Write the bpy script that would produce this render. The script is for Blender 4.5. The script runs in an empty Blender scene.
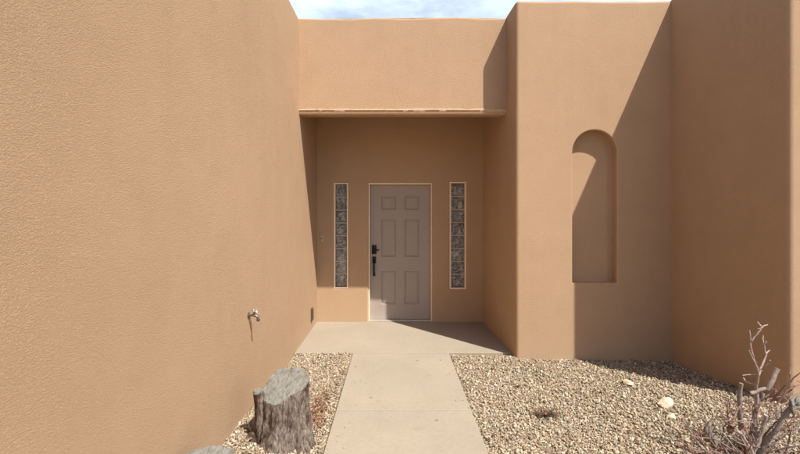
import bpy, bmesh, math, random
import numpy as np
from mathutils import Vector, Matrix, noise

random.seed(11)
rng = np.random.default_rng(11)
scene = bpy.context.scene
col = scene.collection

# ------------------------------------------------------------------ basics
CAM_Z = 1.585
K = 0.0147          # metres per photo pixel on the door wall
D = 6.2             # distance camera to the door wall
VPX, VPY = 394.0, 214.0


def X(px, y):
    return (px - VPX) * K * y / D


def Z(py, y):
    return CAM_Z - (py - VPY) * K * y / D


def link(name, me, mat=None, parent=None):
    o = bpy.data.objects.new(name, me)
    col.objects.link(o)
    if mat is not None:
        o.data.materials.append(mat)
    if parent is not None:
        o.parent = parent
    return o


def obj(name, bm, mat=None, parent=None, smooth=False, angle=35):
    me = bpy.data.meshes.new(name)
    bmesh.ops.recalc_face_normals(bm, faces=bm.faces)
    bm.to_mesh(me)
    bm.free()
    if smooth:
        me.polygons.foreach_set('use_smooth', [True] * len(me.polygons))
        me.set_sharp_from_angle(angle=math.radians(angle))
    return link(name, me, mat, parent)


def tag(o, label=None, cat=None, group=None, kind=None):
    if label: o['label'] = label
    if cat: o['category'] = cat
    if group: o['group'] = group
    if kind: o['kind'] = kind
    return o


def empty(name, loc=(0, 0, 0)):
    o = bpy.data.objects.new(name, None)
    o.empty_display_size = 0.2
    o.location = loc
    col.objects.link(o)
    return o


def add_box(bm, x0, x1, y0, y1, z0, z1, bev=0.0, seg=2):
    r = bmesh.ops.create_cube(bm, size=1.0)
    vs = r['verts']
    bmesh.ops.scale(bm, vec=(x1 - x0, y1 - y0, z1 - z0), verts=vs)
    bmesh.ops.translate(bm, vec=((x0 + x1) / 2, (y0 + y1) / 2, (z0 + z1) / 2), verts=vs)
    if bev > 0:
        es = list({e for v in vs for e in v.link_edges})
        bmesh.ops.bevel(bm, geom=es, offset=bev, segments=seg, affect='EDGES', profile=0.5)


def add_tube(bm, pts, radii, n=7, cap=True):
    pts = [Vector(p) for p in pts]
    rings = []
    up = Vector((0.31, 0.52, 0.79))
    for i, p in enumerate(pts):
        if i == 0: t = pts[1] - pts[0]
        elif i == len(pts) - 1: t = pts[-1] - pts[-2]
        else: t = pts[i + 1] - pts[i - 1]
        t.normalize()
        a = t.cross(up)
        if a.length < 1e-3: a = t.cross(Vector((1, 0, 0)))
        a.normalize()
        b = t.cross(a)
        r = radii[i] if hasattr(radii, '__len__') else radii
        rings.append([bm.verts.new(p + (a * math.cos(2 * math.pi * k / n) + b * math.sin(2 * math.pi * k / n)) * r)
                      for k in range(n)])
    for i in range(len(rings) - 1):
        for k in range(n):
            bm.faces.new((rings[i][k], rings[i][(k + 1) % n], rings[i + 1][(k + 1) % n], rings[i + 1][k]))
    if cap:
        bm.faces.new(rings[0][::-1])
        bm.faces.new(rings[-1])


def fbm(x, y, z, oct=4):
    return noise.fractal(Vector((x, y, z)), 1.0, 2.0, oct)


# ------------------------------------------------------------------ materials
def new_mat(name):
    m = bpy.data.materials.new(name)
    m.use_nodes = True
    nt = m.node_tree
    b = nt.nodes['Principled BSDF']
    b.inputs['Specular IOR Level'].default_value = 0.25
    return m, nt, b


def N(nt, kind, **kw):
    n = nt.nodes.new(kind)
    for k, v in kw.items():
        if k in n.inputs: n.inputs[k].default_value = v
        else: setattr(n, k, v)
    return n


def ramp(nt, fac, stops):
    r = nt.nodes.new('ShaderNodeValToRGB')
    e = r.color_ramp.elements
    while len(e) < len(stops): e.new(0.5)
    for s, (p, c) in zip(e, stops):
        s.position = p
        s.color = (*c, 1) if len(c) == 3 else c
    nt.links.new(fac, r.inputs['Fac'])
    return r.outputs['Color']


def coords(nt, scale=(1, 1, 1)):
    tc = nt.nodes.new('ShaderNodeTexCoord')
    mp = nt.nodes.new('ShaderNodeMapping')
    mp.inputs['Scale'].default_value = scale
    nt.links.new(tc.outputs['Object'], mp.inputs['Vector'])
    return mp.outputs['Vector']


def noise_tex(nt, vec, scale, detail=4, rough=0.55, dist=0.0):
    n = N(nt, 'ShaderNodeTexNoise', Scale=scale, Detail=detail, Roughness=rough, Distortion=dist)
    nt.links.new(vec, n.inputs['Vector'])
    return n.outputs['Fac']


def bump(nt, h, dist, strength=1.0, prev=None):
    b = N(nt, 'ShaderNodeBump', Distance=dist, Strength=strength)
    nt.links.new(h, b.inputs['Height'])
    if prev is not None: nt.links.new(prev, b.inputs['Normal'])
    return b.outputs['Normal']


def mixc(nt, fac, a, b, mode='MIX'):
    m = nt.nodes.new('ShaderNodeMix')
    m.data_type = 'RGBA'
    m.blend_type = mode
    for s, v in ((m.inputs[0], fac), (m.inputs[6], a), (m.inputs[7], b)):
        if isinstance(v, (int, float)): s.default_value = v
        elif isinstance(v, tuple): s.default_value = (*v, 1)
        else: nt.links.new(v, s)
    return m.outputs[2]


STUCCO = (0.484, 0.323, 0.202)


def scaled(c, k):
    return tuple(min(1, v * k) for v in c)


def stucco_mat(name):
    m, nt, b = new_mat(name)
    v = coords(nt)
    vs = coords(nt, (1, 1, 1.3))
    big = noise_tex(nt, v, 0.55, 3, 0.55)
    mid = noise_tex(nt, v, 3.2, 4, 0.6)
    c1 = ramp(nt, big, [(0.3, scaled(STUCCO, 0.97)), (0.7, scaled(STUCCO, 1.03))])
    c2 = ramp(nt, mid, [(0.3, (0.97, 0.965, 0.955)), (0.7, (1.025, 1.025, 1.03))])
    c = mixc(nt, 1.0, c1, c2, 'MULTIPLY')
    grain = noise_tex(nt, vs, 130, 3, 0.7)
    c3 = ramp(nt, grain, [(0.3, (0.96, 0.95, 0.94)), (0.65, (1.02, 1.02, 1.02))])
    c = mixc(nt, 1.0, c, c3, 'MULTIPLY')
    st = noise_tex(nt, coords(nt, (5.5, 5.5, 0.30)), 1.0, 4, 0.6)
    c = mixc(nt, 1.0, c, ramp(nt, st, [(0.28, (0.98, 0.975, 0.97)), (0.46, (1, 1, 1)), (0.62, (1, 1, 1)), (0.80, (1.02, 1.025, 1.03))]), 'MULTIPLY')
    # pale splash dust along the foot of the walls
    tcz = nt.nodes.new('ShaderNodeTexCoord'); sz = nt.nodes.new('ShaderNodeSeparateXYZ')
    nt.links.new(tcz.outputs['Object'], sz.inputs['Vector'])
    az = N(nt, 'ShaderNodeMath', operation='MULTIPLY_ADD'); az.inputs[1].default_value = 0.22
    nt.links.new(mid, az.inputs[0]); nt.links.new(sz.outputs['Z'], az.inputs[2])
    dust = ramp(nt, az.outputs[0], [(0.10, (0.35, 0.35, 0.35)), (0.36, (0, 0, 0))])
    c = mixc(nt, dust, c, (0.49, 0.355, 0.24))
    nt.links.new(c, b.inputs['Base Color'])
    b.inputs['Roughness'].default_value = 0.93
    b.inputs['Specular IOR Level'].default_value = 0.12
    wav = noise_tex(nt, v, 1.7, 2, 0.5)
    n0 = bump(nt, wav, 0.012, 0.5)
    tr = noise_tex(nt, vs, 165, 5, 0.68, 0.0)
    trr = ramp(nt, tr, [(0.40, (0, 0, 0)), (0.66, (1, 1, 1))])
    n1 = bump(nt, trr, 0.0026, 0.9, n0)
    n2 = bump(nt, grain, 0.0015, 0.5, n1)
    n3 = bump(nt, noise_tex(nt, v, 310, 2, 0.6), 0.0012, 0.8, n2)
    nt.links.new(n3, b.inputs['Normal'])
    return m


def plain_mat(name, c, rough=0.5, metal=0.0, var=0.06, scale=12, bumpd=0.0, spec=0.4):
    m, nt, b = new_mat(name)
    v = coords(nt)
    n = noise_tex(nt, v, scale, 4, 0.6)
    cc = ramp(nt, n, [(0.3, scaled(c, 1 - var)), (0.7, scaled(c, 1 + var))])
    nt.links.new(cc, b.inputs['Base Color'])
    b.inputs['Roughness'].default_value = rough
    b.inputs['Metallic'].default_value = metal
    b.inputs['Specular IOR Level'].default_value = spec
    if bumpd:
        nt.links.new(bump(nt, n, bumpd), b.inputs['Normal'])
    return m


def concrete_mat():
    m, nt, b = new_mat('concrete')
    v = coords(nt)
    a = noise_tex(nt, v, 1.3, 4, 0.6)
    f = noise_tex(nt, v, 28, 5, 0.65)
    s = noise_tex(nt, v, 5.5, 3, 0.5, 0.8)
    base = (0.318, 0.272, 0.208)
    c = ramp(nt, a, [(0.3, scaled(base, 0.93)), (0.7, scaled(base, 1.06))])
    c = mixc(nt, 1.0, c, ramp(nt, f, [(0.3, (0.94, 0.93, 0.92)), (0.7, (1.04, 1.04, 1.04))]), 'MULTIPLY')
    c = mixc(nt, 1.0, c, ramp(nt, s, [(0.24, (0.90, 0.88, 0.86)), (0.36, (1, 1, 1))]), 'MULTIPLY')
    # a few small rusty spots and scuffs
    vor = N(nt, 'ShaderNodeTexVoronoi', Scale=3.4)
    nt.links.new(v, vor.inputs['Vector'])
    sp = ramp(nt, vor.outputs['Distance'], [(0.035, (0.55, 0.46, 0.38)), (0.075, (1, 1, 1))])
    c = mixc(nt, 0.75, c, sp, 'MULTIPLY')
    nt.links.new(c, b.inputs['Base Color'])
    b.inputs['Roughness'].default_value = 0.9
    b.inputs['Specular IOR Level'].default_value = 0.15
    nt.links.new(bump(nt, noise_tex(nt, v, 140, 3, 0.7), 0.0012, 0.8), b.inputs['Normal'])
    return m


def attr_mat(name, rough=0.9, bscale=90, bd=0.003):
    m, nt, b = new_mat(name)
    at = nt.nodes.new('ShaderNodeVertexColor')
    at.layer_name = 'Col'
    v = coords(nt)
    n = noise_tex(nt, v, bscale, 3, 0.6)
    c = mixc(nt, 1.0, at.outputs['Color'], ramp(nt, n, [(0.3, (0.82, 0.80, 0.78)), (0.7, (1.08, 1.08, 1.08))]), 'MULTIPLY')
    nt.links.new(c, b.inputs['Base Color'])
    b.inputs['Roughness'].default_value = rough
    b.inputs['Specular IOR Level'].default_value = 0.15
    nt.links.new(bump(nt, n, bd), b.inputs['Normal'])
    return m


def ground_mat():
    m, nt, b = new_mat('desert_ground')
    v = coords(nt)
    vor = N(nt, 'ShaderNodeTexVoronoi', Scale=48)
    nt.links.new(v, vor.inputs['Vector'])
    sep = ramp(nt, vor.outputs['Color'], [(0.1, (0.30, 0.225, 0.155)), (0.5, (0.40, 0.315, 0.22)), (0.9, (0.52, 0.425, 0.31))])
    n = noise_tex(nt, v, 6, 4, 0.6)
    c = mixc(nt, 1.0, sep, ramp(nt, n, [(0.3, (0.8, 0.78, 0.75)), (0.7, (1, 1, 1))]), 'MULTIPLY')
    nt.links.new(c, b.inputs['Base Color'])
    b.inputs['Roughness'].default_value = 0.95
    nt.links.new(bump(nt, vor.outputs['Distance'], -0.02), b.inputs['Normal'])
    return m


def wood_bark_mat():
    m, nt, b = new_mat('weathered_bark')
    v = coords(nt, (1, 1, 0.36))
    v2 = coords(nt, (1, 1, 0.34))
    a = noise_tex(nt, v, 78, 6, 0.7, 0.3)
    d = noise_tex(nt, v2, 17, 5, 0.65, 0.5)
    c = ramp(nt, a, [(0.30, (0.03, 0.02, 0.015)), (0.46, (0.165, 0.128, 0.103)), (0.68, (0.34, 0.29, 0.245))])
    c = mixc(nt, 1.0, c, ramp(nt, d, [(0.38, (0.34, 0.24, 0.19)), (0.54, (1.0, 0.98, 0.96))]), 'MULTIPLY')
    nt.links.new(c, b.inputs['Base Color'])
    b.inputs['Roughness'].default_value = 0.92
    nt.links.new(bump(nt, d, 0.02, 0.8, bump(nt, a, 0.012)), b.inputs['Normal'])
    return m


def cut_wood_mat():
    m, nt, b = new_mat('grey_cut_wood')
    v = coords(nt)
    mp = coords(nt, (1.0, 0.22, 1.0))
    g = noise_tex(nt, mp, 70, 4, 0.65, 0.3)
    n = noise_tex(nt, v, 13, 5, 0.65)
    c = ramp(nt, g, [(0.30, (0.105, 0.10, 0.09)), (0.48, (0.185, 0.18, 0.16)), (0.7, (0.24, 0.23, 0.205))])
    c = mixc(nt, 1.0, c, ramp(nt, n, [(0.3, (0.72, 0.73, 0.72)), (0.65, (1.12, 1.08, 1.03))]), 'MULTIPLY')
    nt.links.new(c, b.inputs['Base Color'])
    b.inputs['Roughness'].default_value = 0.85
    nt.links.new(bump(nt, g, 0.004, 0.8), b.inputs['Normal'])
    return m


def glass_block_mat():
    m, nt, b = new_mat('wavy_block_glass')
    v = coords(nt)
    n = noise_tex(nt, v, 11, 2, 0.45, 1.6)
    cc = ramp(nt, n, [(0.36, (0.24, 0.23, 0.21)), (0.52, (0.46, 0.45, 0.43)), (0.64, (0.74, 0.74, 0.73))])  # wavy glass pattern as colour; the pale swirls stand in for reflections
    nt.links.new(cc, b.inputs['Base Color'])
    b.inputs['Roughness'].default_value = 0.06
    b.inputs['IOR'].default_value = 1.9
    b.inputs['Specular IOR Level'].default_value = 0.6
    b.inputs['Transmission Weight'].default_value = 0.62
    nt.links.new(bump(nt, n, 0.06, 1.0), b.inputs['Normal'])
    return m


M = {
    'stucco': stucco_mat('tan_stucco'),
    'concrete': concrete_mat(),
    'gravel': attr_mat('crushed_stone'),
    'litter': attr_mat('dry_leaf', 0.85, 60, 0.001),
    'ground': ground_mat(),
    'bark': wood_bark_mat(),
    'cut': cut_wood_mat(),
    'glass': glass_block_mat(),
    'door': plain_mat('taupe_door_paint', (0.345, 0.286, 0.248), 0.55, 0, 0.03, 6, 0.0004, 0.35),
    'trim': plain_mat('pale_peach_trim', (0.80, 0.63, 0.46), 0.7, 0, 0.05, 10),
    'grout': plain_mat('grey_grout', (0.42, 0.36, 0.30), 0.9, 0, 0.08, 40, 0.001),
    'lip': plain_mat('chipped_pale_plaster', (0.51, 0.35, 0.225), 0.95, 0, 0.16, 24, 0.004, 0.1),
    'black': plain_mat('dark_bronze_hardware', (0.022, 0.017, 0.016), 0.35, 0.7, 0.1, 30),
    'bronze': plain_mat('brown_box_paint', (0.085, 0.06, 0.04), 0.6, 0.1, 0.15, 20),
    'chrome': plain_mat('dull_chrome', (0.55, 0.52, 0.50), 0.32, 0.9, 0.12, 60),
    'brass': plain_mat('tarnished_brass', (0.20, 0.15, 0.12), 0.5, 0.8, 0.25, 60),
    'steel': plain_mat('threshold_metal', (0.55, 0.52, 0.47), 0.45, 0.6, 0.1, 30),
    'white': plain_mat('white_plastic', (0.55, 0.46, 0.38), 0.5, 0, 0.03, 10),
    'paleWood': plain_mat('pale_dead_wood', (0.33, 0.255, 0.22), 0.85, 0, 0.3, 42, 0.004),
    'greyWood': plain_mat('grey_dead_wood', (0.225, 0.185, 0.165), 0.85, 0, 0.35, 42, 0.005),
    'redTwig': plain_mat('reddish_twig_bark', (0.20, 0.115, 0.09), 0.85, 0, 0.3, 42, 0.002),
    'padGrey': plain_mat('shrivelled_grey_green_pad', (0.17, 0.155, 0.13), 0.9, 0, 0.3, 30, 0.006),
    'padRust': plain_mat('rusty_brown_pad', (0.17, 0.085, 0.05), 0.9, 0, 0.35, 30, 0.006),
    'paleRock': plain_mat('cream_rock', (0.62, 0.505, 0.36), 0.9, 0, 0.12, 18, 0.006, 0.15),
    'dryGrass': plain_mat('dark_dried_weed', (0.085, 0.055, 0.035), 0.9, 0, 0.3, 40),
}

# ------------------------------------------------------------------ the house
house = empty('adobe_house', (0, D, 0))
tag(house, 'flat roofed tan stucco adobe house with a recessed porch, arched niche and six panel door', 'house')


def inv(o):
    # keep world coordinates under a moved parent
    o.matrix_parent_inverse = Matrix.Translation(-Vector(house.location))
    return o


def stucco_prism(name, plan, z0, z1, r=0.045, step=0.3, wob=0.006, corners=None, cutters=(), edge=0.012, seed=0, label=None):
    """A wall mass from a plan outline: hand-trowelled wavy top, rounded rim and corners, openings cut through."""
    pts = []
    crn = []
    n = len(plan)
    for i in range(n):
        a = Vector(plan[i]); b = Vector(plan[(i + 1) % n])
        k = max(1, int((b - a).length / step))
        for j in range(k):
            p = a.lerp(b, j / k)
            pts.append(p)
            crn.append(j == 0)
    bm = bmesh.new()
    lo = [bm.verts.new((p.x, p.y, z0)) for p in pts]
    hi = []
    for p in pts:
        w = fbm(p.x * 1.6 + seed, p.y * 1.6, seed * 1.7, 3) * wob * 2
        hi.append(bm.verts.new((p.x, p.y, z1 + w)))
    m = len(pts)
    bm.faces.new(lo[::-1]); bm.faces.new(hi)
    for i in range(m):
        bm.faces.new((lo[i], lo[(i + 1) % m], hi[(i + 1) % m], hi[i]))
    bmesh.ops.recalc_face_normals(bm, faces=bm.faces)
    if r > 0:
        es = [bm.edges.get((hi[i], hi[(i + 1) % m])) for i in range(m)]
        es += [bm.edges.get((lo[i], hi[i])) for i in range(m) if crn[i]]
        bmesh.ops.bevel(bm, geom=es, offset=r, segments=6, affect='EDGES', profile=0.5, clamp_overlap=True)
    o = obj(name, bm, M['stucco'], house)
    inv(o)
    if cutters:
        cobs = []
        for cb in cutters:
            c = obj('cutter', cb)
            cobs.append(c)
            md = o.modifiers.new('cut', 'BOOLEAN')
            md.operation = 'DIFFERENCE'; md.solver = 'EXACT'; md.object = c
        md = o.modifiers.new('edge', 'BEVEL')
        md.width = edge; md.segments = 4; md.limit_method = 'ANGLE'; md.angle_limit = math.radians(50)
        md.use_clamp_overlap = False
        bpy.context.view_layer.update()
        dg = bpy.context.evaluated_depsgraph_get()
        me = bpy.data.meshes.new_from_object(o.evaluated_get(dg))
        o.modifiers.clear()
        old = o.data
        o.data = me
        bpy.data.meshes.remove(old)
        for c in cobs:
            cm = c.data
            bpy.data.objects.remove(c)
            bpy.data.meshes.remove(cm)
    o.data.polygons.foreach_set('use_smooth', [True] * len(o.data.polygons))
    o.data.set_sharp_from_angle(angle=math.radians(40))
    wn = o.modifiers.new('weighted_normal', 'WEIGHTED_NORMAL')
    wn.keep_sharp = True
    if label: o['label'] = label
    return o


LX = -1.13                                   # face of the long left wall
YB = 5.022                                   # face of the beam over the porch
YF = 4.68                                    # face of the niche wall
XC = 1.354                                   # outer corner of the porch's right wall
stucco_prism('wall', [(LX, -3.0), (LX, 10.0), (-7.0, 10.0), (-7.0, -3.0)], -0.3, 3.93, r=0.05, seed=2.3, wob=0.004,
             label='long tan stucco side wall left of the path')

# niche wall with an arched recess
nx0, nx1 = X(572.5, YF), X(617, YF)
nr = (nx1 - nx0) / 2
nxc = (nx0 + nx1) / 2
ztop, zbot = Z(130, YF), Z(283, YF)
cb = bmesh.new()
loop = [(nx0, zbot), (nx1, zbot)]
for k in range(0, 25):
    a = math.pi * k / 24
    loop.append((nxc + nr * math.cos(a), ztop - nr + nr * math.sin(a)))
f = [cb.verts.new((x, YF - 0.3, z)) for x, z in loop]
g = [cb.verts.new((x, YF + 0.125, z)) for x, z in loop]
cb.faces.new(f); cb.faces.new(g[::-1])
for i in range(len(loop)):
    cb.faces.new((f[i], g[i], g[(i + 1) % len(loop)], f[(i + 1) % len(loop)]))
stucco_prism('wall', [(XC, YF), (3.35, YF), (3.35, 9.0), (1.31, 9.0), (1.31, D)], -0.3, 3.955, r=0.04, seed=7.1, wob=0.008,
             cutters=[cb], edge=0.014, label='projecting wall with the arched niche')
# right wing
RW = (3.175, 3.38)
stucco_prism('wall', [(3.05, 4.95), RW, (9.0, 3.38), (9.0, 9.2), (3.05, 9.2)], -0.3, 3.975, r=0.035, seed=4.4, wob=0.005,
             label='right wing wall with a shaded side and sunlit end')

# door wall with three openings
dx0, dx1 = X(368.3, D), X(432.2, D)
dz1 = Z(182.6, D)


wl = (X(333.5, D), X(348.5, D), Z(289, D), Z(182.5, D))
wr = (X(449.5, D), X(466.5, D), Z(289.5, D), Z(181.5, D))
def wall_with_openings(x0, x1, z0, z1, yf, yb, holes, bev):
    """Slab wall standing at yf..yb with real openings (x0, x1, z0, z1) whose front edges are rounded."""
    bm = bmesh.new()
    big = [(h[0] - bev, h[1] + bev, h[2] - bev, h[3] + bev) for h in holes]

    def sheet(hs, y, flip):
        xs = sorted({x0, x1, *[h[0] for h in hs], *[h[1] for h in hs]})
        zs = sorted({z0, z1, *[h[2] for h in hs if h[2] > z0], *[h[3] for h in hs]})
        vd = {}
        for i in range(len(xs) - 1):
            for j in range(len(zs) - 1):
                cx, cz = (xs[i] + xs[i + 1]) / 2, (zs[j] + zs[j + 1]) / 2
                if any(h[0] < cx < h[1] and h[2] < cz < h[3] for h in hs): continue
                q = [(i, j), (i + 1, j), (i + 1, j + 1), (i, j + 1)]
                for c in q:
                    if c not in vd: vd[c] = bm.verts.new((xs[c[0]], y, zs[c[1]]))
                q = [vd[c] for c in q]
                bm.faces.new(q[::-1] if flip else q)
    sheet(big, yf, False)
    sheet(holes, yb, True)
    for h in holes:
        loops = []
        for k in range(7):
            a_ = math.pi / 2 * k / 6
            o_, y = bev * (1 - math.sin(a_)), yf + bev * (1 - math.cos(a_))
            loops.append([(h[0] - o_, y, h[2] - o_), (h[1] + o_, y, h[2] - o_), (h[1] + o_, y, h[3] + o_), (h[0] - o_, y, h[3] + o_)])
        loops.append([(h[0], yb, h[2]), (h[1], yb, h[2]), (h[1], yb, h[3]), (h[0], yb, h[3])])
        L = [[bm.verts.new(p) for p in l] for l in loops]
        for k in range(len(L) - 1):
            for i in range(4):
                f = bm.faces.new((L[k][i], L[k][(i + 1) % 4], L[k + 1][(i + 1) % 4], L[k + 1][i]))
                f.smooth = k < 6
    bmesh.ops.remove_doubles(bm, verts=bm.verts, dist=1e-5)
    return bm


o = inv(obj('wall', wall_with_openings(LX - 0.1, 1.42, -0.3, 3.26, D, D + 0.24,
            [(dx0, dx1, -0.31, dz1), wl, wr], 0.020), M['stucco'], house))
o['label'] = 'porch back wall around the door'
stucco_prism('wall', [(LX - 0.1, 8.8), (1.4, 8.8), (1.4, 9.1), (LX - 0.1, 9.1)], -0.3, 3.6, r=0, wob=0)

# beam / parapet above the porch opening
BZ = Z(113.4, YB)
stucco_prism('parapet', [(LX - 0.06, YB), (1.40, YB), (1.40, YB + 0.20), (LX - 0.06, YB + 0.20)], BZ, 3.925, r=0.03, seed=5.5, wob=0.010,
             label='stucco parapet beam spanning the porch opening')
# chipped plaster lip along the foot of the beam
bm = bmesh.new()
nseg = 120
prev = None
for i in range(nseg + 1):
    x = LX - 0.02 + (1.36 - LX) * i / nseg
    w = fbm(x * 3.1, 0.3, 2.0, 5)
    w2 = fbm(x * 11, 4.3, 1.0, 5) * (1.5 - 0.9 * max(0.0, min(1.0, (x + 0.9) / 0.4)))
    d = 0.014 + 0.0025 * w + 0.0015 * w2
    h = max(0.006, 0.013 + 0.009 * w2 + 0.006 * w)
    zb = BZ - 0.010 + 0.003 * fbm(x * 2, 9.0, 1.0, 2)
    zm = Z(110.2, YB) + 0.004 * w
    prof = [(YB + 0.03, zb - 0.001), (YB + 0.017, zb + 0.001), (YB - d, zm), (YB - d * 0.6, zm + h * 0.75), (YB + 0.02, zm + h + 0.006)]
    cur = [bm.verts.new((x, y, z)) for y, z in prof]
    if prev:
        for k in range(len(prof)):
            bm.faces.new((prev[k], prev[(k + 1) % 5], cur[(k + 1) % 5], cur[k]))
    else:
        bm.faces.new(cur)
    prev = cur
bm.faces.new(prev[::-1])
inv(obj('drip_edge', bm, M['lip'], house, smooth=True, angle=60))
# porch ceiling / roof deck
bm = bmesh.new(); add_box(bm, LX - 0.08, 1.41, YB + 0.19, 9.05, 3.255, 3.45)
inv(obj('roof', bm, M['stucco'], house))

# ---- door
YD = D + 0.105
dl, dr = X(370.3, YD), X(430.2, YD)
dt = Z(185, YD)
db = 0.018


def make_door():
    bm = bmesh.new()
    w = dr - dl
    cx = (dl + dr) / 2
    pw = 0.222
    gap = 0.125
    xs = [dl, cx - gap / 2 - pw, cx - gap / 2, cx + gap / 2, cx + gap / 2 + pw, dr]
    zs = [db, Z(304.5, YD), Z(271, YD), Z(257, YD), Z(219.5, YD), Z(210, YD), Z(196.5, YD), dt]
    V = [[bm.verts.new((x, YD, z)) for x in xs] for z in zs]
    panels = []
    for j in range(len(zs) - 1):
        for i in range(len(xs) - 1):
            fc = bm.faces.new((V[j][i], V[j][i + 1], V[j + 1][i + 1], V[j + 1][i]))
            if i in (1, 3) and j in (1, 3, 5): panels.append(fc)
    # back and rim
    ring = [V[0][i] for i in range(6)] + [V[j][5] for j in range(1, 8)] + [V[7][i] for i in range(4, -1, -1)] + [V[j][0] for j in range(6, 0, -1)]
    bk = [bm.verts.new((v.co.x, YD + 0.044, v.co.z)) for v in ring]
    for i in range(len(ring)):
        k = (i + 1) % len(ring)
        bm.faces.new((ring[i], bk[i], bk[k], ring[k]))
    bm.faces.new(bk)
    bmesh.ops.recalc_face_normals(bm, faces=bm.faces)
    bmesh.ops.inset_individual(bm, faces=panels, thickness=0.004, depth=0.0)
    bmesh.ops.inset_individual(bm, faces=panels, thickness=0.011, depth=-0.017)
    bmesh.ops.inset_individual(bm, faces=panels, thickness=0.010, depth=0.0)
    bmesh.ops.inset_individual(bm, faces=panels, thickness=0.022, depth=0.007)
    return bm


door = inv(obj('door', make_door(), M['door'], house))
door['label'] = 'taupe six panel front door'


def sub(name, bm, mat, parent, **kw):
    return obj(name, bm, mat, parent, **kw)


# frame
bm = bmesh.new()
add_box(bm, dx0 + 0.001, dl - 0.003, D + 0.016, YD + 0.06, 0.0, dz1 - 0.001, 0.004)
add_box(bm, dr + 0.003, dx1 - 0.001, D + 0.016, YD + 0.06, 0.0, dz1 - 0.001, 0.004)
add_box(bm, dl - 0.002, dr + 0.002, D + 0.017, YD + 0.061, dt + 0.003, dz1 - 0.002, 0.004)
sub('door_frame', bm, M['trim'], door)
bm = bmesh.new()
add_box(bm, dl - 0.002, dr + 0.002, D + 0.02, YD + 0.05, 0.0, 0.014, 0.004)
sub('threshold', bm, M['steel'], door)
# deadbolt
hx = X(374.2, YD)
bm = bmesh.new()
add_box(bm, hx - 0.034, hx + 0.034, YD - 0.014, YD + 0.002, Z(254, YD), Z(245, YD), 0.005)
add_tube(bm, [(hx, YD - 0.002, Z(249.5, YD)), (hx, YD - 0.032, Z(249.5, YD))], [0.026, 0.022], 16)
add_box(bm, hx + 0.004, hx + 0.075, YD - 0.046, YD - 0.030, Z(250.4, YD), Z(249.2, YD), 0.004)
sub('deadbolt', bm, M['black'], door, smooth=True)
bm = bmesh.new()
zt, zb2 = Z(256.5, YD), Z(276, YD)
add_box(bm, hx - 0.028, hx + 0.028, YD - 0.012, YD + 0.002, zt - 0.10, zt, 0.005)
add_box(bm, hx - 0.017, hx + 0.017, YD - 0.012, YD + 0.002, zb2, zb2 + 0.05, 0.005)
grip = []
for k in range(13):
    t = k / 12
    grip.append((hx, YD - 0.010 - 0.055 * math.sin(math.pi * t) ** 0.7, zt - 0.07 - (zt - 0.07 - zb2 - 0.025) * t))
add_tube(bm, grip, [0.010 + 0.004 * math.sin(math.pi * k / 12) for k in range(13)], 10)
add_box(bm, hx - 0.014, hx + 0.014, YD - 0.05, YD - 0.008, zt - 0.035, zt - 0.025, 0.003)
sub('handle', bm, M['black'], door, smooth=True)


# ---- glass block side windows
def side_window(w, label):
    x0, x1, z0, z1 = w
    root = bmesh.new()
    t = 0.026
    yf, yb = D + 0.004, D + 0.10
    add_box(root, x0 + 0.001, x0 + t, yf, yb, z0 + 0.001, z1 - 0.001, 0.004)
    add_box(root, x1 - t, x1 - 0.001, yf, yb, z0 + 0.001, z1 - 0.001, 0.004)
    add_box(root, x0 + t - 0.002, x1 - t + 0.002, yf + 0.001, yb + 0.001, z1 - t, z1 - 0.002, 0.004)
    add_box(root, x0 + t - 0.002, x1 - t + 0.002, yf + 0.001, yb + 0.001, z0 + 0.002, z0 + t, 0.004)
    win = inv(obj('window', root, M['trim'], house))
    win['label'] = label
    gx0, gx1 = x0 + t + 0.001, x1 - t - 0.001
    gz0, gz1 = z0 + t + 0.001, z1 - t - 0.001
    n = 8
    hh = (gz1 - gz0) / n
    gl = bmesh.new(); gr = bmesh.new()
    for k in range(n):
        a, b = gz0 + k * hh + 0.0085, gz0 + (k + 1) * hh - 0.0085
        # pillowed front face
        nx, nz = 8, 8
        V = []
        for j in range(nz + 1):
            row = []
            for i in range(nx + 1):
                u, v = i / nx, j / nz
                e = min(u, 1 - u, v, 1 - v)
                dpt = 0.012 * min(1, e / 0.16)
                row.append(gl.verts.new((gx0 + 0.003 + (gx1 - gx0 - 0.006) * u, D + 0.036 - dpt, a + (b - a) * v)))
            V.append(row)
        for j in range(nz):
            for i in range(nx):
                gl.faces.new((V[j][i], V[j][i + 1], V[j + 1][i + 1], V[j + 1][i]))
        ring = V[0][:] + [V[j][nx] for j in range(1, nz + 1)] + V[nz][-2::-1] + [V[j][0] for j in range(nz - 1, 0, -1)]
        bk = [gl.verts.new((v.co.x, D + 0.088, v.co.z)) for v in ring]
        for i in range(len(ring)):
            q = (i + 1) % len(ring)
            gl.faces.new((ring[i], bk[i], bk[q], ring[q]))
        gl.faces.new(bk)
        if k:
            zc = gz0 + k * hh
            add_box(gr, gx0, gx1, D + 0.030, D + 0.085, zc - 0.008, zc + 0.008)
            add_box(gr, gx0 - 0.0005, gx0 + 0.0025, D + 0.029, D + 0.084, zc - 0.008, zc + hh - 0.0085 if k < n - 1 else gz1)
    p = sub('pane', gl, M['glass'], win, smooth=True, angle=50)
    sub('grout', gr, M['grout'], win)


side_window(wl, 'narrow glass block window left of the door')
side_window(wr, 'narrow glass block window right of the door')

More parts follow.
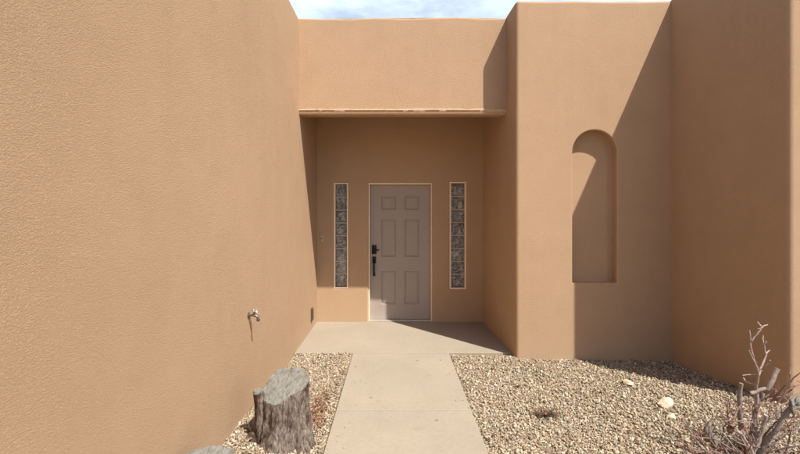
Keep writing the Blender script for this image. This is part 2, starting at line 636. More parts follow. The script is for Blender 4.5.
# doorbell, outlet cover, garden tap
bx, bz = X(322.3, D), Z(238.5, D)
bm = bmesh.new()
add_box(bm, bx - 0.017, bx + 0.017, D - 0.016, D + 0.006, bz - 0.042, bz + 0.042, 0.004)
bell = inv(obj('doorbell', bm, M['white'], house))
bm = bmesh.new()
add_tube(bm, [(bx, D - 0.012, bz), (bx, D - 0.022, bz)], [0.010, 0.009], 14)
sub('button', bm, M['black'], bell, smooth=True)
oy0, oy1 = 5.72, 5.815
bm = bmesh.new()
add_box(bm, LX - 0.004, LX + 0.018, oy0, oy1, 0.125, 0.30, 0.006)
oc = inv(obj('outlet_cover', bm, M['bronze'], house))
bm = bmesh.new()
add_box(bm, LX + 0.016, LX + 0.026, oy0 + 0.012, oy1 - 0.012, 0.14, 0.285, 0.005)
sub('lid', bm, M['bronze'], oc)
ty, tz = 3.27, 0.80
bm = bmesh.new()
add_tube(bm, [(LX - 0.005, ty, tz), (LX + 0.008, ty, tz)], 0.032, 16)
add_tube(bm, [(LX, ty, tz), (LX + 0.05, ty, tz), (LX + 0.075, ty, tz - 0.004), (LX + 0.095, ty, tz - 0.022), (LX + 0.10, ty, tz - 0.055)],
         [0.013, 0.014, 0.017, 0.014, 0.013], 12)
add_tube(bm, [(LX + 0.10, ty, tz - 0.045), (LX + 0.10, ty, tz - 0.068)], 0.0165, 12)
add_tube(bm, [(LX + 0.052, ty, tz), (LX + 0.066, ty, tz + 0.045)], [0.014, 0.009], 12)
TS = Matrix.Translation((LX, ty, tz)) @ Matrix.Diagonal((0.78, 0.68, 0.68, 1)) @ Matrix.Translation((-LX, -ty, -tz))
bm.transform(TS)
tap = inv(obj('tap', bm, M['brass'], house, smooth=True))
bm = bmesh.new()
ax = Vector((0.25, 0, 0.97)).normalized()
c0 = Vector((LX + 0.068, ty, tz + 0.050))
e1 = ax.cross(Vector((0, 1, 0))).normalized(); e2 = ax.cross(e1)
ringp = [c0 + (e1 * math.cos(2 * math.pi * k / 20) + e2 * math.sin(2 * math.pi * k / 20)) * (0.028 + 0.003 * math.cos(k * math.pi)) for k in range(21)]
add_tube(bm, ringp, 0.0055, 8, cap=False)
for k in range(4):
    a = math.pi * k / 2
    add_tube(bm, [c0, c0 + (e1 * math.cos(a) + e2 * math.sin(a)) * 0.027], 0.004, 6)
add_tube(bm, [c0 - ax * 0.012, c0 + ax * 0.008], 0.008, 10)
bm.transform(TS)
sub('handle', bm, M['chrome'], tap, smooth=True)

# ------------------------------------------------------------------ concrete
bm = bmesh.new()
add_box(bm, LX - 0.02, 1.36, 4.82, YD + 0.02, -0.14, 0.0, 0.006)
tag(obj('porch_floor', bm, M['concrete']), kind='structure')
bm = bmesh.new()
PX0, PX1 = -0.470, 0.628
ys = [-4.0, 0.62, 2.02, 3.41, 4.815]
for a, b in zip(ys[:-1], ys[1:]):
    add_box(bm, PX0, PX1, a + 0.003, b - 0.003, -0.14, -0.002, 0.007)
tag(obj('path', bm, M['concrete']), kind='structure')


# ------------------------------------------------------------------ ground
def sm(a, b, t):
    t = max(0.0, min(1.0, (t - a) / (b - a)))
    return t * t * (3 - 2 * t)


def ground_z(x, y):
    z = -0.027
    # gravel banked against the long wall, nearer the camera
    if x < PX0:
        z += 0.09 * (1 - sm(LX, PX0 - 0.02, x)) * (1 - sm(3.0, 4.2, y)) + 0.018 * sm(4.2, 4.8, y)
    if x > PX1:
        z += 0.065 * sm(1.4, 3.0, x) * (1 - sm(3.1, 4.5, y)) * (1 - 0.6 * sm(8, 20, x))
        z += 0.030 * sm(4.3, 4.8, y) * (1 - sm(1.2, 1.6, x)) - 0.018 * sm(1.5, 2.6, x) * sm(4.0, 4.6, y)
    near = 1 - sm(12, 30, math.hypot(x, y))
    z += 0.010 * fbm(x * 1.4, y * 1.4, 0.5, 3) * near
    if PX0 - 0.01 < x < PX1 + 0.01 or (LX - 0.05 < x < 1.4 and y > 4.8):
        z = min(z, -0.04)
    return z


def axis(lo, hi, step, far):
    a = list(np.arange(lo, hi + 1e-6, step))
    out = []; d = 0.4; p = hi
    while p < far:
        p += d; d *= 1.6; out.append(p)
    neg = []; d = 0.4; p = lo
    while p > -far:
        p -= d; d *= 1.6; neg.append(p)
    return neg[::-1] + a + out


gx = axis(-1.2, 4.6, 0.05, 900)
gy = axis(0.0, 5.2, 0.05, 900)
nx, ny = len(gx), len(gy)
verts = [(x, y, ground_z(x, y)) for y in gy for x in gx]
faces = [(j * nx + i, j * nx + i + 1, (j + 1) * nx + i + 1, (j + 1) * nx + i) for j in range(ny - 1) for i in range(nx - 1)]
me = bpy.data.meshes.new('ground')
me.from_pydata(verts, [], faces)
me.polygons.foreach_set('use_smooth', [True] * len(me.polygons))
tag(link('ground', me, M['ground']), kind='structure')

# ---- crushed stone lying on it (tens of thousands: one object)
ico = bmesh.new()
bmesh.ops.create_icosphere(ico, subdivisions=1, radius=1.0)
ico.verts.ensure_lookup_table()
IV = np.array([v.co[:] for v in ico.verts]); IF = np.array([[v.index for v in f.verts] for f in ico.faces])
ico.free()
PAL = np.array([(0.58, 0.475, 0.335), (0.49, 0.385, 0.265), (0.42, 0.315, 0.205), (0.44, 0.31, 0.225), (0.33, 0.235, 0.155),
                (0.24, 0.165, 0.11), (0.40, 0.345, 0.275), (0.69, 0.60, 0.46), (0.35, 0.22, 0.155)])
PW = np.array([0.20, 0.20, 0.15, 0.09, 0.12, 0.08, 0.09, 0.05, 0.02]); PW /= PW.sum()


def stones(regions):
    P = []; S = []
    for (x0, x1, y0, y1, dens, s0, s1) in regions:
        n = int((x1 - x0) * (y1 - y0) * dens)
        xs = rng.uniform(x0, x1, n); y_ = rng.uniform(y0, y1, n)
        sz = s0 + (s1 - s0) * rng.random(n) ** 2.6
        for x, y, s in zip(xs, y_, sz):
            if PX0 - s * 0.75 < x < PX1 + s * 0.75 and y < 4.83: continue
            if y > 4.82 - s * 0.8 and x < XC: continue
            if y > YF - s * 0.5 and x > XC: continue
            if x < LX + s * 0.4: continue
            if y > 3.38 - s * 0.5 and x > 3.05 + 0.125 * (4.68 - y) / 1.3 - s * 0.4: continue
            P.append((x, y, ground_z(x, y) + s * rng.uniform(0.05, 0.5))); S.append(s)
    for _ in range(46):                        # a few chips kicked onto the concrete
        s = rng.uniform(0.006, 0.013); y = rng.uniform(1.8, 4.75)
        e = abs(rng.normal(0, 0.07)) + 0.01
        x = PX0 + e if rng.random() < 0.5 else PX1 - e
        P.append((x, y, s * 0.18)); S.append(s)
    P = np.array(P); S = np.array(S); n = len(S)
    q = rng.normal(size=(n, 4)); q /= np.linalg.norm(q, axis=1)[:, None]
    w, x, y, z = q.T
    R = np.stack([np.stack([1 - 2 * (y * y + z * z), 2 * (x * y - w * z), 2 * (x * z + w * y)], 1),
                  np.stack([2 * (x * y + w * z), 1 - 2 * (x * x + z * z), 2 * (y * z - w * x)], 1),
                  np.stack([2 * (x * z - w * y), 2 * (y * z + w * x), 1 - 2 * (x * x + y * y)], 1)], 1)
    sc = np.stack([rng.uniform(0.9, 1.6, n), rng.uniform(0.6, 1.05, n), rng.uniform(0.32, 0.62, n)], 1)
    L = IV[None] * (1 + rng.uniform(-0.42, 0.42, (n, len(IV), 1)))
    L = L * sc[:, None, :] * (S * 0.5)[:, None, None]
    V = np.einsum('nij,nkj->nki', R, L) + P[:, None, :]
    F = (IF[None] + (np.arange(n) * len(IV))[:, None, None]).reshape(-1, 3)
    V = V.reshape(-1, 3)
    me = bpy.data.meshes.new('gravel')
    me.vertices.add(len(V)); me.vertices.foreach_set('co', V.ravel().astype(np.float32))
    me.loops.add(F.size); me.loops.foreach_set('vertex_index', F.ravel().astype(np.int32))
    me.polygons.add(len(F)); me.polygons.foreach_set('loop_start', np.arange(0, F.size, 3, dtype=np.int32))
    me.update(calc_edges=True)
    c = PAL[rng.choice(len(PAL), n, p=PW)] * rng.uniform(0.60, 1.02, (n, 1)) * np.array([0.98, 1.03, 1.04])
    ca = np.ones((n, len(IV), 4), np.float32); ca[:, :, :3] = c[:, None, :]
    at = me.color_attributes.new('Col', 'FLOAT_COLOR', 'POINT')
    at.data.foreach_set('color', ca.ravel())
    return me


me = stones([(LX, PX0, 1.5, 4.83, 8200, 0.007, 0.029), (LX, PX0, 0.0, 1.5, 1100, 0.02, 0.045),
             (PX1, 3.2, 1.9, 4.70, 8200, 0.007, 0.029), (PX1, 3.2, 0.2, 1.9, 900, 0.02, 0.05),
             (3.2, 5.4, 0.6, 3.40, 1000, 0.018, 0.048)])
gravel = tag(link('gravel', me, M['gravel']), 'tan and cream crushed stone gravel beds either side of the concrete path', 'gravel', kind='stuff')


# ---- loose larger rocks
def rock(name, label, x, y, sx, sy, sz, seed, rot=0.0):
    bm = bmesh.new()
    bmesh.ops.create_icosphere(bm, subdivisions=3, radius=1.0)
    for v in bm.verts:
        p = v.co.copy()
        d = 1 + 0.30 * fbm(p.x * 1.1 + seed, p.y * 1.1, p.z * 1.1, 3) + 0.05 * fbm(p.x * 5 + seed, p.y * 5, p.z * 5, 2)
        # flat cleavage facets
        for k in range(5):
            nrm = Vector((math.sin(seed * 3 + k * 2.1), math.cos(seed * 5 + k * 1.3), math.sin(k * 1.7 + seed))).normalized()
            t = p.dot(nrm)
            if t > 0.72: d = min(d, 0.72 / t * 1.05)
        v.co = Vector((p.x * d * sx / 2, p.y * d * sy / 2, p.z * d * sz / 2))
    o = obj(name, bm, M['paleRock'], smooth=True, angle=28)
    o.location = (x, y, ground_z(x, y) + sz * 0.33)
    o.rotation_euler = (0.1, 0.15, rot)
    tag(o, label, 'rock', 'pale rocks lying on the gravel')
    return o


def at_ground(px, py):
    y = 3.0
    for _ in range(40):
        x = X(px, y)
        g = ground_z(x, y) + 0.02
        y = (CAM_Z - g) * D / ((py - VPY) * K)
    return X(px, y), y


x, y = at_ground(666, 404)
rock('rock', 'largest cream rock on the gravel, below the shadow line of the right wing', x, y, 0.15, 0.10, 0.09, 1.3, 0.5)
x, y = at_ground(628, 383)
rock('rock', 'flat cream rock on the gravel just at the edge of the shadow', x, y, 0.13, 0.09, 0.06, 4.9, 1.2)
x, y = at_ground(672, 416)
rock('rock', 'small cream rock in front of the largest cream rock', x, y, 0.065, 0.05, 0.05, 8.2, 0.2)


# ------------------------------------------------------------------ tree stumps
def stump(label, x, y, r0, h_back, h_front, seed, tilt_dir, stub=False, rough=1.0):
    z0 = ground_z(x, y) - 0.03
    root = empty('tree_stump', (x, y, z0))
    tag(root, label, 'tree stump', 'weathered stumps beside the long wall')
    na, nr_ = 96, 30
    bm = bmesh.new()
    td = Vector(tilt_dir).normalized()

    def rad(a, t):
        ca, sa = math.cos(a), math.sin(a)
        lob = 1 + 0.07 * math.sin(3 * a + seed) + 0.05 * math.sin(5 * a + 2 * seed)
        flare = 1 + 0.20 * (1 - t) ** 2.5 * (1 + 0.6 * math.sin(4 * a + seed * 2))
        ridge = abs(fbm(ca * 3.2 + seed, sa * 3.2, t * 0.8, 4))
        crack = 0.17 * ridge + 0.09 * fbm(ca * 9, sa * 9 + seed, t * 3.0, 3)
        return r0 * lob * flare * (1.04 - rough * crack * (1 - 0.45 * t ** 3) - 0.05 * t)

    rings = []
    for j in range(nr_ + 1):
        t = j / nr_
        ring = []
        for i in range(na):
            a = 2 * math.pi * i / na
            r = rad(a, t)
            px_, py_ = r * math.cos(a), r * math.sin(a)
            s = (px_ * td.x + py_ * td.y) / r0
            top = (h_back + h_front) / 2 - (h_back - h_front) / 2 * s + 0.012 * fbm(math.cos(a) * 2 + seed, math.sin(a) * 2, 3.0, 3)
            ring.append(bm.verts.new((px_, py_, t * top)))
        rings.append(ring)
    for j in range(nr_):
        for i in range(na):
            bm.faces.new((rings[j][i], rings[j][(i + 1) % na], rings[j + 1][(i + 1) % na], rings[j + 1][i]))
    rim = [v.co.copy() for v in rings[-1]]
    bm.faces.new(rings[0][::-1])
    # close the top a little below the cut face
    c = bm.verts.new((0, 0, (h_back + h_front) / 2 - 0.02))
    for i in range(na):
        bm.faces.new((rings[-1][i], rings[-1][(i + 1) % na], c))
    obj('bark', bm, M['bark'], root, smooth=True, angle=60)
    bm = bmesh.new()
    nring = 12
    prev = [bm.verts.new((p.x * 0.985, p.y * 0.985, p.z + 0.004)) for p in rim]
    low = [bm.verts.new((p.x * 0.975, p.y * 0.975, p.z - 0.03)) for p in rim]
    for i in range(na):
        k = (i + 1) % na
        bm.faces.new((low[i], low[k], prev[k], prev[i]))
    cz = (h_back + h_front) / 2
    for q in range(1, nring + 1):
        u = 1 - q / (nring + 0.5)
        cur = []
        for i, p in enumerate(rim):
            zz = cz + (p.z - cz) * u + 0.004
            zz += 0.004 * fbm(p.x * u * 40 + seed, p.y * u * 14, 1.0, 3)
            cur.append(bm.verts.new((p.x * u, p.y * u, zz)))
        for i in range(na):
            k = (i + 1) % na
            bm.faces.new((prev[i], prev[k], cur[k], cur[i]))
        prev = cur
    bm.faces.new(prev)
    obj('cut_top', bm, M['cut'], root, smooth=True, angle=50)
    if stub:
        bm = bmesh.new()
        add_tube(bm, [(-0.090, -0.06, 0.06), (-0.122, -0.072, 0.22), (-0.142, -0.082, 0.33), (-0.158, -0.088, 0.405)],
                 [0.085, 0.060, 0.040, 0.034], 14)
        for v in bm.verts:
            n_ = fbm(v.co.x * 30, v.co.y * 30, v.co.z * 12, 3)
            v.co += Vector((n_ * 0.007, n_ * 0.006, n_ * 0.004))
        st = obj('branch_stub', bm, M['bark'], root, smooth=True, angle=60)
        bm = bmesh.new()
        add_tube(bm, [(-0.158, -0.088, 0.400), (-0.160, -0.089, 0.417)], [0.036, 0.026], 14)
        obj('cut_end', bm, M['cut'], st, smooth=True)
        bm = bmesh.new()
        add_tube(bm, [(-0.08, -0.06, 0.07), (-0.19, -0.07, 0.085), (-0.245, -0.075, 0.07)], [0.07, 0.048, 0.02], 12)
        for v in bm.verts:
            n_ = fbm(v.co.x * 22, v.co.y * 22, v.co.z * 22, 3)
            v.co += Vector((n_ * 0.012, n_ * 0.01, n_ * 0.012))
        obj('root_flare', bm, M['bark'], root, smooth=True, angle=60)
    return root


stump('tall grey tree stump with slanted cut top and side stub between wall and path',
      -0.765, 2.95, 0.165, 0.485, 0.345, 1.7, (-0.45, -0.9), stub=True)
stump('grey tree stump nearest the camera against the long wall, only its cut top showing',
      -0.965, 2.13, 0.142, 0.318, 0.285, 5.2, (0.3, -0.9), rough=0.6)

# ------------------------------------------------------------------ dead shrub at the right
SY = 2.62
sx0 = X(744, SY)
shrub = empty('dead_shrub', (sx0, SY, ground_z(sx0, SY)))
tag(shrub, 'dead leafless shrub with pale cut stubs and reddish twigs in front of the right wing', 'shrub')
SINV = Matrix.Translation(-Vector(shrub.location))


def zp(px, py, dy=0.0):                       # crop pixel (3.15x, origin 680,310) to world on the shrub's plane
    x_, y_ = 680 + px / 3.15, 310 + py / 3.15
    yy = SY + dy
    return Vector((X(x_, yy), yy, Z(y_, yy)))


def branch(bm, pts, r0, r1, seed=0.0, n=7, jag=0.006):
    P = [zp(*p) for p in pts]
    # resample
    out = []
    for a, b in zip(P[:-1], P[1:]):
        k = max(2, int((b - a).length / 0.03))
        for j in range(k):
            out.append(a.lerp(b, j / k))
    out.append(P[-1])
    m = len(out)
    res = []; rr = []
    for i, p in enumerate(out):
        t = i / (m - 1)
        jj = jag * 1.6 * (0.4 + t * 0.6)
        res.append(p + Vector((fbm(p.x * 17 + seed, p.z * 17, 1.0, 2), fbm(p.x * 13, p.z * 13 + seed, 7.0, 2), fbm(p.x * 15, p.z * 19, seed, 2))) * jj)
        rr.append((r0 + (r1 - r0) * t) * (1 + 0.42 * fbm(i * 0.9 + seed, 3.0, 1.0, 2)))
    add_tube(bm, res, rr, n)
    return res


def part(name, bm, mat):
    o = obj(name, bm, mat, shrub, smooth=True, angle=55)
    o.matrix_parent_inverse = SINV
    return o


def stick(name, specs, mat, twig_n=0, twig_len=0.10, seed=0.0):
    bm = bmesh.new()
    for pts, r0, r1 in specs:
        res = branch(bm, pts, r0, r1, seed)
        for q in range(twig_n):
            i = random.randrange(len(res) // 3, len(res))
            p = res[i]
            d = (res[i] - res[i - 1]).normalized()
            rv = Vector((random.gauss(0, 1), random.gauss(0, 1), random.gauss(0.35, 0.8))).normalized()
            d = (d * 0.8 + rv).normalized()
            L = twig_len * random.uniform(0.4, 1.1)
            mid = p + d * L * 0.5 + Vector((random.gauss(0, 1), random.gauss(0, 1), random.gauss(0, 1))) * 0.009
            add_tube(bm, [p, mid, p + d * L + rv * L * 0.25], [0.0028, 0.0022, 0.0012], 5)
    return part(name, bm, mat)


# main stems
stick('stem', [([(190, 520, 0), (196, 440, 0), (192, 340, 0.02), (184, 270, 0.02), (192, 232, 0.01)], 0.020, 0.011)], M['greyWood'], 3, 0.08, 1.0)
stick('stem', [([(205, 520, 0.03), (232, 420, 0.05), (240, 330, 0.06), (243, 250, 0.05)], 0.0175, 0.011)], M['paleWood'], 2, 0.08, 2.0)
stick('stem', [([(215, 520, -0.03), (268, 420, -0.06), (300, 380, -0.1), (326, 335, -0.12), (358, 312, -0.14), (400, 300, -0.15)], 0.0175, 0.011)], M['greyWood'], 3, 0.10, 3.0)
stick('stem', [([(180, 520, -0.05), (228, 452, -0.1), (205, 410, -0.14), (178, 378, -0.15)], 0.0175, 0.011)], M['paleWood'], 2, 0.08, 4.0)
stick('stem', [([(220, 510, 0.0), (262, 445, 0.02), (290, 400, 0.05), (318, 352, 0.08)], 0.016, 0.010)], M['greyWood'], 3, 0.09, 9.0)
stick('stem', [([(225, 505, 0.06), (222, 400, 0.08), (236, 320, 0.1), (268, 262, 0.1)], 0.015, 0.008)], M['greyWood'], 4, 0.10, 10.0)
stick('stem', [([(195, 510, -0.08), (238, 430, -0.1), (262, 380, -0.12), (272, 330, -0.14)], 0.015, 0.009)], M['paleWood'], 4, 0.10, 11.0)
# pale cut stub rising to the right
bm = bmesh.new()
branch(bm, [(222, 262, 0.05), (252, 252, 0.04), (276, 244, 0.03)], 0.012, 0.012, 5.0, 9, 0.003)
branch(bm, [(274, 250, 0.03), (290, 222, 0.02), (306, 184, 0.02)], 0.0145, 0.0165, 5.0, 10, 0.002)
so = part('cut_branch', bm, M['paleWood'])
so['label'] = 'pale stub with a sawn end'
bm = bmesh.new()
branch(bm, [(330, 330, -0.1), (352, 305, -0.1), (372, 290, -0.12), (400, 283, -0.14)], 0.013, 0.012, 6.0, 10, 0.004)
part('cut_branch', bm, M['greyWood'])
# thin pale twigs reaching up
TW = [[(240, 250, 0.04), (246, 205, 0.02), (236, 165, 0.0), (226, 130, -0.01), (221, 66, 0.0)],
      [(246, 205, 0.02), (261, 168, 0.04), (268, 140, 0.05), (262, 110, 0.05), (257, 84, 0.06)],
      [(226, 98, -0.01), (244, 76, -0.02), (257, 52, -0.02), (273, 42, -0.01)],
      [(262, 180, 0.03), (279, 171, 0.0), (286, 158, -0.02)],
      [(240, 238, 0.04), (206, 226, 0.06), (197, 207, 0.08), (240, 205, 0.06)],
      [(236, 165, 0.0), (222, 140, -0.02), (216, 126, -0.03)],
      [(268, 140, 0.05), (281, 126, 0.07)], [(257, 52, -0.02), (246, 38, 0.0)], [(262, 110, 0.05), (272, 98, 0.04)]]
for k, pts in enumerate(TW):
    stick('twig', [(pts, 0.0075 if k < 2 else 0.0055, 0.003)], M['paleWood'], 2 if k < 3 else 0, 0.03, 20.0 + k)
RT = [[(285, 290, 0.0), (330, 240, -0.05), (392, 190, -0.1)], [(296, 305, 0.02), (340, 252, 0.0), (392, 233, 0.0)],
      [(305, 335, 0.03), (350, 290, 0.05), (392, 268, 0.08)], [(245, 425, 0.0), (300, 352, -0.08), (392, 328, -0.15)],
      [(265, 405, -0.05), (330, 370, -0.1), (392, 344, -0.1)], [(270, 450, -0.1), (335, 432, -0.15), (392, 424, -0.2)],
      [(240, 440, -0.1), (190, 348, -0.12), (140, 350, -0.14)], [(158, 362, -0.1), (150, 330, -0.1), (148, 268, -0.08)],
      [(165, 350, -0.1), (180, 318, -0.06), (198, 288, -0.04)], [(215, 470, -0.15), (120, 410, -0.2), (30, 395, -0.25)],
      [(200, 490, -0.15), (100, 440, -0.2), (10, 352, -0.15)], [(290, 310, 0.05), (268, 275, 0.08), (300, 250, 0.1)],
      [(250, 380, 0.0), (280, 330, 0.02), (290, 290, 0.03)], [(330, 470, -0.1), (350, 380, -0.1), (325, 330, -0.05)],
      [(245, 300, 0.06), (280, 280, 0.1), (345, 265, 0.12), (360, 240, 0.12)], [(180, 400, -0.1), (215, 350, -0.05), (262, 345, 0.0)]]
for k, pts in enumerate(RT):
    stick('twig', [(pts, 0.0062, 0.0028)], M['redTwig'], 3, 0.09, 40.0 + k)


random.seed(77)
for k in range(24):
    bx0 = random.gauss(228, 34)
    d0 = random.uniform(-0.22, 0.18)
    ex = bx0 + random.gauss(30, 105)
    ey = random.uniform(275, 470)
    mx_ = bx0 + (ex - bx0) * 0.4 + random.gauss(0, 14)
    my_ = (500 + ey) / 2 + random.gauss(0, 20)
    d1 = d0 + random.gauss(0, 0.14)
    stick('twig', [([(bx0, 500, d0 * 0.4), (mx_, my_, d0), (ex, ey, d1)], random.uniform(0.003, 0.006), 0.0018)],
          M[random.choice(['redTwig', 'greyWood', 'greyWood', 'paleWood', 'paleWood'])], 5, 0.09, 100.0 + k)


LT = [[(225, 480, 0.0), (150, 440, -0.05), (75, 425, -0.1), (20, 372, -0.1)], [(220, 470, -0.05), (140, 400, 0.0), (85, 360, 0.05), (60, 330, 0.05)],
      [(215, 485, -0.1), (120, 450, -0.15), (40, 440, -0.2), (-10, 405, -0.2)], [(225, 460, 0.05), (170, 410, 0.1), (120, 385, 0.12), (70, 390, 0.1)],
      [(130, 455, -0.1), (95, 410, -0.1), (88, 365, -0.08)], [(80, 450, -0.15), (48, 410, -0.15), (10, 352, -0.12)],
      [(235, 450, 0.0), (200, 395, 0.05), (150, 372, 0.1)], [(160, 470, -0.1), (130, 420, -0.1), (140, 352, -0.05)],
      [(60, 470, -0.2), (20, 430, -0.2), (-20, 425, -0.2)], [(250, 440, 0.05), (300, 400, 0.1), (345, 385, 0.1), (392, 380, 0.1)],
      [(260, 450, -0.05), (320, 400, -0.05), (360, 330, 0.0), (392, 300, 0.05)], [(240, 400, 0.0), (275, 350, 0.0), (330, 300, 0.02), (360, 262, 0.05)]]
for k, pts in enumerate(LT):
    stick('twig', [(pts, 0.0075, 0.003)], M['greyWood' if k % 2 else 'redTwig'], 4, 0.10, 70.0 + k)
# shrivelled pads hanging on in the dry branches
for k, (cx, cy, dy, sx, sz, rz) in enumerate([(88, 385, -0.05, 0.030, 0.052, 0.2), (112, 412, -0.08, 0.034, 0.036, 0.7), (160, 372, -0.1, 0.032, 0.030, 0.4),
                                              (352, 300, -0.12, 0.05, 0.038, 0.9), (378, 290, -0.12, 0.045, 0.04, 0.3), (205, 440, -0.12, 0.035, 0.045, 1.2)]):
    bm = bmesh.new()
    bmesh.ops.create_icosphere(bm, subdivisions=3, radius=1.0)
    c = zp(cx, cy, dy)
    R = Matrix.Rotation(rz, 3, 'Z') @ Matrix.Rotation(0.4 * math.sin(k * 2.0), 3, 'Y')
    for v in bm.verts:
        q = v.co * (1 + 0.28 * fbm(v.co.x * 1.6 + k * 3, v.co.y * 1.6, v.co.z * 1.6, 3))
        v.co = c + R @ Vector((q.x * sx, q.y * 0.014, q.z * sz))
    part('dry_pad', bm, M['padRust'] if k in (2, 5) else M['padGrey'])


# ---- dried leaves
def leaves(name, pts, size, palette, parent=None, pinv=None):
    V = []; F = []; C = []
    for p in pts:
        s = size * random.uniform(0.6, 1.3)
        d = Vector((random.gauss(0, 1), random.gauss(0, 1), random.gauss(0, 0.4))).normalized()
        u = d.cross(Vector((random.gauss(0, 0.4), random.gauss(0, 0.4), 1))).normalized()
        nn = d.cross(u)
        curl = random.uniform(-0.35, 0.35) * s
        c = [v * random.uniform(0.75, 1.2) for v in random.choice(palette)]
        b = len(V)
        for a, w, h in ((-1, 0, curl), (-0.3, 0.42, 0), (0.4, 0.34, 0.1 * curl), (1, 0, curl), (0.4, -0.34, 0.1 * curl), (-0.3, -0.42, 0), (0, 0, -0.25 * abs(curl))):
            V.append(tuple(p + d * a * s * 0.5 + u * w * s * 0.5 + nn * h)); C.append((*c, 1))
        for k in range(6):
            F.append((b + k, b + (k + 1) % 6, b + 6))
    me = bpy.data.meshes.new(name)
    me.from_pydata(V, [], F)
    at = me.color_attributes.new('Col', 'FLOAT_COLOR', 'POINT')
    at.data.foreach_set('color', np.array(C, np.float32).ravel())
    o = link(name, me, M['litter'], parent)
    if pinv is not None: o.matrix_parent_inverse = pinv
    return o


RED = [(0.21, 0.095, 0.052), (0.27, 0.14, 0.08), (0.17, 0.08, 0.05), (0.31, 0.19, 0.12)]
DRY = [(0.20, 0.105, 0.06), (0.14, 0.085, 0.055), (0.28, 0.19, 0.13)]
pts = []
for (cx, cy, n, s) in ((160, 365, 16, 0.020), (205, 440, 22, 0.03), (250, 330, 8, 0.03), (80, 385, 8, 0.03), (290, 300, 8, 0.03)):
    for _ in range(n):
        p = zp(cx, cy, -0.1) + Vector((random.gauss(0, s), random.gauss(0, s), random.gauss(0, s * 0.8)))
        pts.append(p)
lv = leaves('dead_leaves', pts, 0.030, DRY, shrub, SINV)
lv['kind'] = 'stuff'

pts = []
for _ in range(520):
    x = random.gauss(-0.605, 0.055); y = random.gauss(3.40, 0.24)
    if not (-0.76 < x < PX0 - 0.02): continue
    pts.append(Vector((x, y, ground_z(x, y) + 0.024 + random.random() * 0.012)))
for _ in range(90):
    x = random.uniform(LX + 0.03, PX0 - 0.04); y = random.uniform(2.6, 4.7)
    pts.append(Vector((x, y, ground_z(x, y) + 0.024 + random.random() * 0.012)))
tag(leaves('leaf_litter', pts, 0.024, RED), 'reddish brown dead leaf litter on the gravel between stump and path', 'leaf litter', kind='stuff')


# ---- dried weed tufts
def weed(px, py, label, n, L, flat, seed):
    random.seed(seed)
    x, y = at_ground(px, py)
    z = ground_z(x, y) + 0.012
    root = empty('dried_weed', (x, y, z))
    tag(root, label, 'weed', 'dried weeds in the gravel')
    bm = bmesh.new()
    for k in range(n):
        a = random.uniform(0, 2 * math.pi)
        e = random.uniform(0.10, flat)
        l = L * random.uniform(0.45, 1.0)
        d = Vector((math.cos(a) * math.cos(e), 0.6 * math.sin(a) * math.cos(e), math.sin(e)))
        s = Vector((-math.sin(a), math.cos(a), 0)) * random.gauss(0, 0.12) * l
        add_tube(bm, [Vector((0, 0, 0)), d * l * 0.5 + s, d * l + s * 2.2 - Vector((0, 0, 0.14 * l))], [0.0035, 0.0028, 0.001], 4)
    obj('stalks', bm, M['dryGrass'], root)
    p = leaves('dry_leaves', [Vector((random.gauss(0, L * 0.25), random.gauss(0, L * 0.15), random.uniform(0.012, 0.03))) for _ in range(n // 2)], 0.026, DRY, root)
    return root


weed(544, 415, 'dark dried weed lying flat in the middle of the right gravel bed', 54, 0.17, 0.55, 3)
weed(700, 436, 'dark broken dry weed stalks on the gravel left of the dead shrub', 26, 0.14, 0.9, 5)
weed(517, 386, 'tiny dried weed nearest the porch corner in the right gravel bed', 10, 0.05, 0.8, 8)

# ------------------------------------------------------------------ camera, light, sky
cam = bpy.data.cameras.new('camera')
cam.sensor_width = 36
cam.lens = (D / K) * 36 / 800
cam.shift_x = 6 / 800
cam.shift_y = -13 / 800
cam.clip_end = 5000
co = bpy.data.objects.new('camera', cam)
co.location = (0, 0, CAM_Z)
co.rotation_euler = (math.pi / 2, 0, 0)
col.objects.link(co)
scene.camera = co

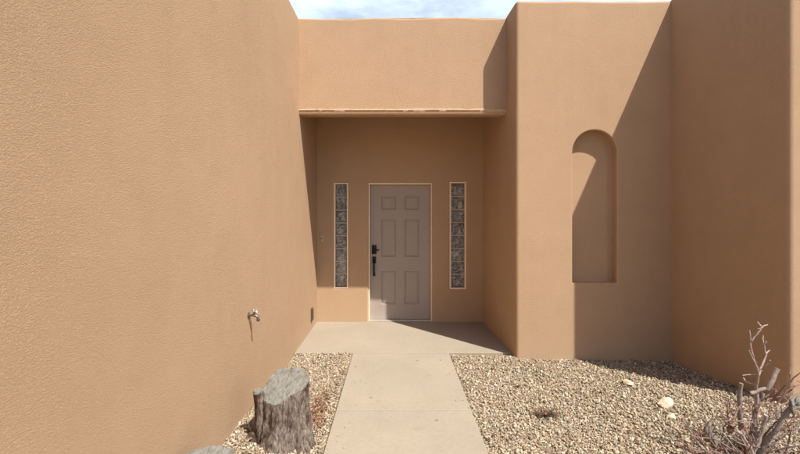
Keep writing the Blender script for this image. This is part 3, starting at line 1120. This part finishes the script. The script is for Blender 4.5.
sd = Vector((-5.7, 6.2, -12.0)).normalized()
sun = bpy.data.lights.new('sun', 'SUN')
sun.energy = 4.7
sun.angle = math.radians(0.53)
sun.color = (1.0, 0.955, 0.88)
so = bpy.data.objects.new('sun', sun)
so.rotation_euler = sd.to_track_quat('-Z', 'Y').to_euler()
so.location = (8, -8, 14)
col.objects.link(so)

w = bpy.data.worlds.new('World')
scene.world = w
w.use_nodes = True
nt = w.node_tree
bg = nt.nodes['Background']
sky = nt.nodes.new('ShaderNodeTexSky')
sky.sky_type = 'NISHITA'
sky.sun_disc = False
sky.sun_elevation = math.asin(-sd.z)
sky.sun_rotation = math.atan2(-sd.x, -sd.y)
sky.dust_density = 1.5
tc = nt.nodes.new('ShaderNodeTexCoord')
mp = nt.nodes.new('ShaderNodeMapping')
mp.inputs['Scale'].default_value = (1.6, 1.6, 7.0)
nt.links.new(tc.outputs['Generated'], mp.inputs['Vector'])
cl = N(nt, 'ShaderNodeTexNoise', Scale=1.6, Detail=7, Roughness=0.62, Distortion=0.4)
nt.links.new(mp.outputs['Vector'], cl.inputs['Vector'])
cf = ramp(nt, cl.outputs['Fac'], [(0.34, (0.45, 0.45, 0.45)), (0.58, (1, 1, 1))])
# thin bright cloud bank low in the sky beyond the house
sx = nt.nodes.new('ShaderNodeSeparateXYZ')
nt.links.new(tc.outputs['Generated'], sx.inputs['Vector'])
north = N(nt, 'ShaderNodeMapRange'); north.interpolation_type = 'SMOOTHSTEP'
north.inputs['From Min'].default_value = 0.2; north.inputs['From Max'].default_value = 0.75
nt.links.new(sx.outputs['Y'], north.inputs['Value'])
ml = N(nt, 'ShaderNodeMath', operation='MULTIPLY')
nt.links.new(cf, ml.inputs[0]); nt.links.new(north.outputs['Result'], ml.inputs[1])
mx = mixc(nt, ml.outputs[0], sky.outputs['Color'], (6.6, 7.6, 8.3))
nt.links.new(mx, bg.inputs['Color'])
bg.inputs['Strength'].default_value = 0.102

scene.render.engine = 'CYCLES'
scene.view_settings.view_transform = 'Standard'
scene.view_settings.look = 'None'
scene.view_settings.exposure = 0.65
scene.view_settings.gamma = 1.0
scene.view_settings.use_curve_mapping = False
scene.cycles.max_bounces = 10
scene.cycles.diffuse_bounces = 6
scene.render.resolution_x = 1024
scene.render.resolution_y = 581
